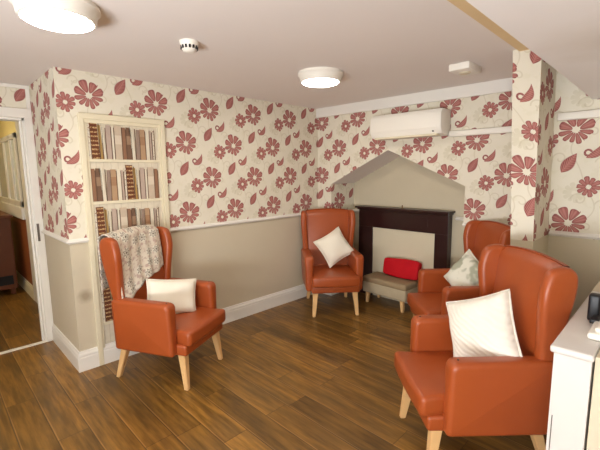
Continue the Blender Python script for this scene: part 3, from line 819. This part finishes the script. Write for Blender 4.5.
def make_chair(name, label):
    t = thing(name, label, 'armchair')
    t['group'] = 'orange leather wing armchairs'
    Lm = M['leather']
    bm = bmesh.new(); box(bm, -.262, .315, -.262, .262, .262, .345, 0, .018, 4); obj('base_rail', bm, Lm, t, 'auto')
    # seat cushion, slightly crowned
    bm = bmesh.new(); box(bm, -.24, .35, -.243, .243, .335, .445, 0, .026, 5)
    bmesh.ops.subdivide_edges(bm, edges=[e for e in bm.edges if e.calc_length() > .3], cuts=6, use_grid_fill=True)
    for v in bm.verts:
        if v.co.z > .42: v.co.z += .016*(1-(v.co.y/.243)**2)*(1-((v.co.x-.05)/.30)**2)
        v.co.x += .012*(1-(v.co.y/.243)**2)*(1 if v.co.x > .3 else 0)
        if v.co.x > .28: v.co.y *= 1.07
    obj('seat_cushion', bm, Lm, t, 'auto')
    # back rest: leans back, gently crowned, top edge rolled
    bm = bmesh.new(); n = 12; m_ = 20
    def bp(i, j, front):
        u = -1+2*i/n; v = j/m_
        z = .36 + v*(.742 + .020*(1-u*u))
        xr = -.272 - .078*max(0, z-.45)/.65
        rr = max(0, (v-.90)/.10); roll = (1-math.sqrt(max(0, 1-rr*rr)))*.042
        x = xback(z) + .020*(1-u*u)*math.sin(PI*v) - roll if front else xr + roll
        return (x, u*(.266 - .006*v), z)
    F_ = [[bm.verts.new(bp(i, j, True)) for j in range(m_+1)] for i in range(n+1)]
    B_ = [[bm.verts.new(bp(i, j, False)) for j in range(m_+1)] for i in range(n+1)]
    for i in range(n):
        for j in range(m_):
            bm.faces.new((F_[i][j], F_[i+1][j], F_[i+1][j+1], F_[i][j+1])); bm.faces.new((B_[i][j], B_[i][j+1], B_[i+1][j+1], B_[i+1][j]))
        bm.faces.new((F_[i][m_], F_[i+1][m_], B_[i+1][m_], B_[i][m_])); bm.faces.new((F_[i][0], B_[i][0], B_[i+1][0], F_[i+1][0]))
    for j in range(m_):
        bm.faces.new((F_[0][j], F_[0][j+1], B_[0][j+1], B_[0][j])); bm.faces.new((F_[n][j], B_[n][j], B_[n][j+1], F_[n][j+1]))
    obj('backrest', bm, Lm, t, 'auto')
    for s in (-1, 1):
        # wing: leaf-shaped ear, broad at the top and narrowing down to the arm
        pts = [(-.262, .56), (-.272, .62), (-.308, .78), (-.342, .95), (-.348, 1.05), (-.322, 1.094), (-.272, 1.104), (-.215, 1.085), (-.190, 1.035), (-.178, .96), (-.182, .87), (-.192, .76), (-.198, .66), (-.198, .59), (-.215, .545), (-.24, .54)]
        def wp(x, y, z, s=s):
            return (x, y + s*(.014 + .10*max(0, x+.32))*max(0, min(1, (z-.65)/.3)), z)
        obj('wing', rslab(catmull(pts, 4), s*.234, s*.300, .026, wp), Lm, t, 'auto')
        # arm: square panel with softly rounded top and front
        pts = rpoly([(-.272, .262, .03), (-.272, .652, .034), (.232, .652, .050), (.238, .262, .03)])
        def ar(x, y, z, s=s):
            k = max(0, (z-.30)/.35); oy = abs(y)
            if oy < .27: y = s*(oy - .012*k)
            else: y = s*(oy + .013*k)
            return (x, y, z)
        arm = obj('arm', rslab(pts, s*.238, s*.314, .028, ar), Lm, t, 'auto')
        bm = bmesh.new(); cyl(bm, (0, 0), .006, .005, 0, .004, 12)
        q = obj('stud', bm, M['black'], arm, loc=(.185, s*.278, .650))
    for sx, zt in ((1, .27), (-1, .27)):
        for s in (-1, 1):
            bm = bmesh.new()
            tx, ty, bx, by = (.255, .215, .290, .238) if sx > 0 else (-.245, .215, -.325, .238)
            A = [bm.verts.new((tx+a*.028, s*ty+b*.028, zt)) for a, b in ((-1, -1), (1, -1), (1, 1), (-1, 1))]
            B = [bm.verts.new((bx+a*.0165, s*by+b*.0165, 0)) for a, b in ((-1, -1), (1, -1), (1, 1), (-1, 1))]
            fs = [bm.faces.new((A[i], A[(i+1) % 4], B[(i+1) % 4], B[i])) for i in range(4)]
            bm.faces.new(A); bm.faces.new(B)
            bmesh.ops.bevel(bm, geom=bm.edges[:], offset=.004, segments=2, affect='EDGES')
            obj('leg', bm, M['wood'], t, 'auto')
    return t
def copy_tree(o, parent=None):
    c = o.copy(); C.objects.link(c); c.parent = parent
    for ch in list(o.children): copy_tree(ch, c)
    return c
chairs = {'A': (-2.770, 1.298, 27), 'B': (-2.765, 3.245, -40), 'C': (-1.288, 3.168, 227), 'D': (-.757, 2.067, 226)}
labels = {'A': 'orange leather wing armchair with a floral throw, in front of the bookcase panel',
          'B': 'orange leather wing armchair in the far corner left of the fireplace',
          'C': 'orange leather wing armchair right of the fireplace, partly behind the nearest armchair',
          'D': 'large nearest orange leather wing armchair beside the white cabinet'}
proto = None
for k in 'ABCD':
    if proto is None: proto = o = make_chair('wing_armchair', labels[k])
    else: o = copy_tree(proto)
    x, y, a = chairs[k]
    o.location = (x, y, 0); o.rotation_euler = (0, 0, math.radians(a)); o['label'] = labels[k]
def CM(k): x, y, a = chairs[k]; return Matrix.Translation((x, y, 0)) @ Matrix.Rotation(math.radians(a), 4, 'Z')
def T(x, y, z): return Matrix.Translation((x, y, z))
def R(d, ax): return Matrix.Rotation(math.radians(d), 4, ax)
# cushions: local plane XY of pillow -> stand up facing chair front (+x)
STAND = Matrix(((0, 0, 1, 0), (1, 0, 0, 0), (0, 1, 0, 0), (0, 0, 0, 1)))
cushion('small plain white cushion on the seat of the armchair with the throw', M['smooth_white'], (.385, .28, .12), CM('A') @ T(.005, .02, .588) @ R(-38, 'Z') @ R(-20, 'Y') @ STAND @ R(-9, 'Z'), 1)
cushion('white cushion tipped on its corner in the far corner armchair', M['smooth_white'], (.35, .35, .12), CM('B') @ T(-.06, .045, .695) @ R(-22, 'Y') @ STAND @ R(30, 'Z'), 2, .10)
cushion('pale grey-green patterned cushion in the armchair right of the fireplace', M['sage'], (.33, .33, .12), CM('C') @ T(-.05, .05, .680) @ R(20, 'Z') @ R(-24, 'Y') @ STAND @ R(62, 'Z'), 3)
cushion('large white knitted cushion in the nearest armchair', M['knit'], (.385, .385, .14), CM('D') @ T(-.04, .045, .690) @ R(28, 'Z') @ R(-20, 'Y') @ STAND @ R(27, 'Z'), 4)

# throw draped over the back of chair A
bm = bmesh.new(); uvl = bm.loops.layers.uv.new('UVMap')
NU, NV = 34, 60
def throw_pt(u, v):
    """u across 0..1 (local y from -.30 to .22), v 0 at the hanging back edge, 1 at the front edge"""
    y = -.285 + .500*u
    back_len = .40 - .12*u
    front_len = .50 - .20*u + .012*math.sin(9*u)
    Ltot = back_len + .11 + front_len
    s = v*Ltot
    top = 1.113 + .018*(1-min(1, abs(y)/.262)**2)
    if s < back_len:
        z = top - .025 - (back_len - s); x = -.372 - .006*math.sin(14*u)
    elif s < back_len + .11:
        a = (s-back_len)/.11; z = top - .025 + .030*math.sin(PI*a); x = -.372 + (.372+xback(1.1)+.030)*a
    else:
        q = s - back_len - .11; z = top - .025 - q; x = xback(z) + .034 + .010*math.sin(7*u+q*9) + .006*math.sin(30*u+q*5)
    return Vector((x, y, z))
G = [[bm.verts.new(throw_pt(i/NU, j/NV)) for j in range(NV+1)] for i in range(NU+1)]
for i in range(NU):
    for j in range(NV):
        f = bm.faces.new((G[i][j], G[i+1][j], G[i+1][j+1], G[i][j+1]))
        for lp, (a, b) in zip(f.loops, ((i, j), (i+1, j), (i+1, j+1), (i, j+1))): lp[uvl].uv = (a/NU*.50, b/NV*.85)
th = obj('throw_blanket', bm, M['throw'], smooth=True)
sm = th.modifiers.new('solid', 'SOLIDIFY'); sm.thickness = .006; sm.offset = 1
th.matrix_world = CM('A')
tag(th, 'beige throw with grey flowers draped over the back of the armchair by the bookcase panel', 'throw blanket')

# ------------------------------------------------------------------ cabinet at right
SX0, SY0, SZ = -.298, 1.612, .90
t = thing('white_cabinet', 'narrow white cabinet beside the nearest armchair at the right edge', 'cabinet', (SX0, SY0, 0))
bm = bmesh.new(); box(bm, .012, .128, .012, .90, 0, SZ-.028, 0, .002); obj('body', bm, M['cabinet'], t)
bm = bmesh.new(); box(bm, 0, .134, 0, .915, SZ-.028, SZ, 0, .009, 3); obj('top', bm, M['cabinet'], t, 'auto')
bm = bmesh.new(); box(bm, .022, .025, .010, .013, .02, .62); obj('end_panel_groove', bm, M['metal'], t)
t = thing('beige_cabinet', 'beige topped cabinet against the right wall beyond the white cabinet', 'cabinet', (SX0, 2.535, 0))
bm = bmesh.new(); box(bm, .012, .45, .0, .64, 0, SZ-.028, 0, .002); obj('body', bm, M['cream'], t)
bm = bmesh.new(); box(bm, 0, .46, -.004, .65, SZ-.028, SZ-.001, 0, .006, 3); obj('top', bm, M['beige'], t, 'auto')
bm = bmesh.new(); box(bm, -.163, .30, 1.625, 2.53, 0, .895, 0, .004); struct('wall_low', bm, M['beige'], 'low beige wall end at the right edge')
t = thing('telephone', 'white telephone with dark handset on the white cabinet at the right edge', 'telephone', (-.155, 1.86, SZ), 0)
bm = bmesh.new(); box(bm, -.055, .13, -.10, .10, .001, .030, 0, .012, 3); box(bm, -.035, .11, -.08, .08, .025, .050, 0, .012, 3); obj('base', bm, M['plastic'], t, 'auto')
bm = bmesh.new(); box(bm, -.088, -.045, .125, .175, .002, .12, 0, .01, 3); box(bm, -.07, -.03, .06, .14, .012, .034, 0, .006, 2); obj('handset', bm, M['black'], t, 'auto')
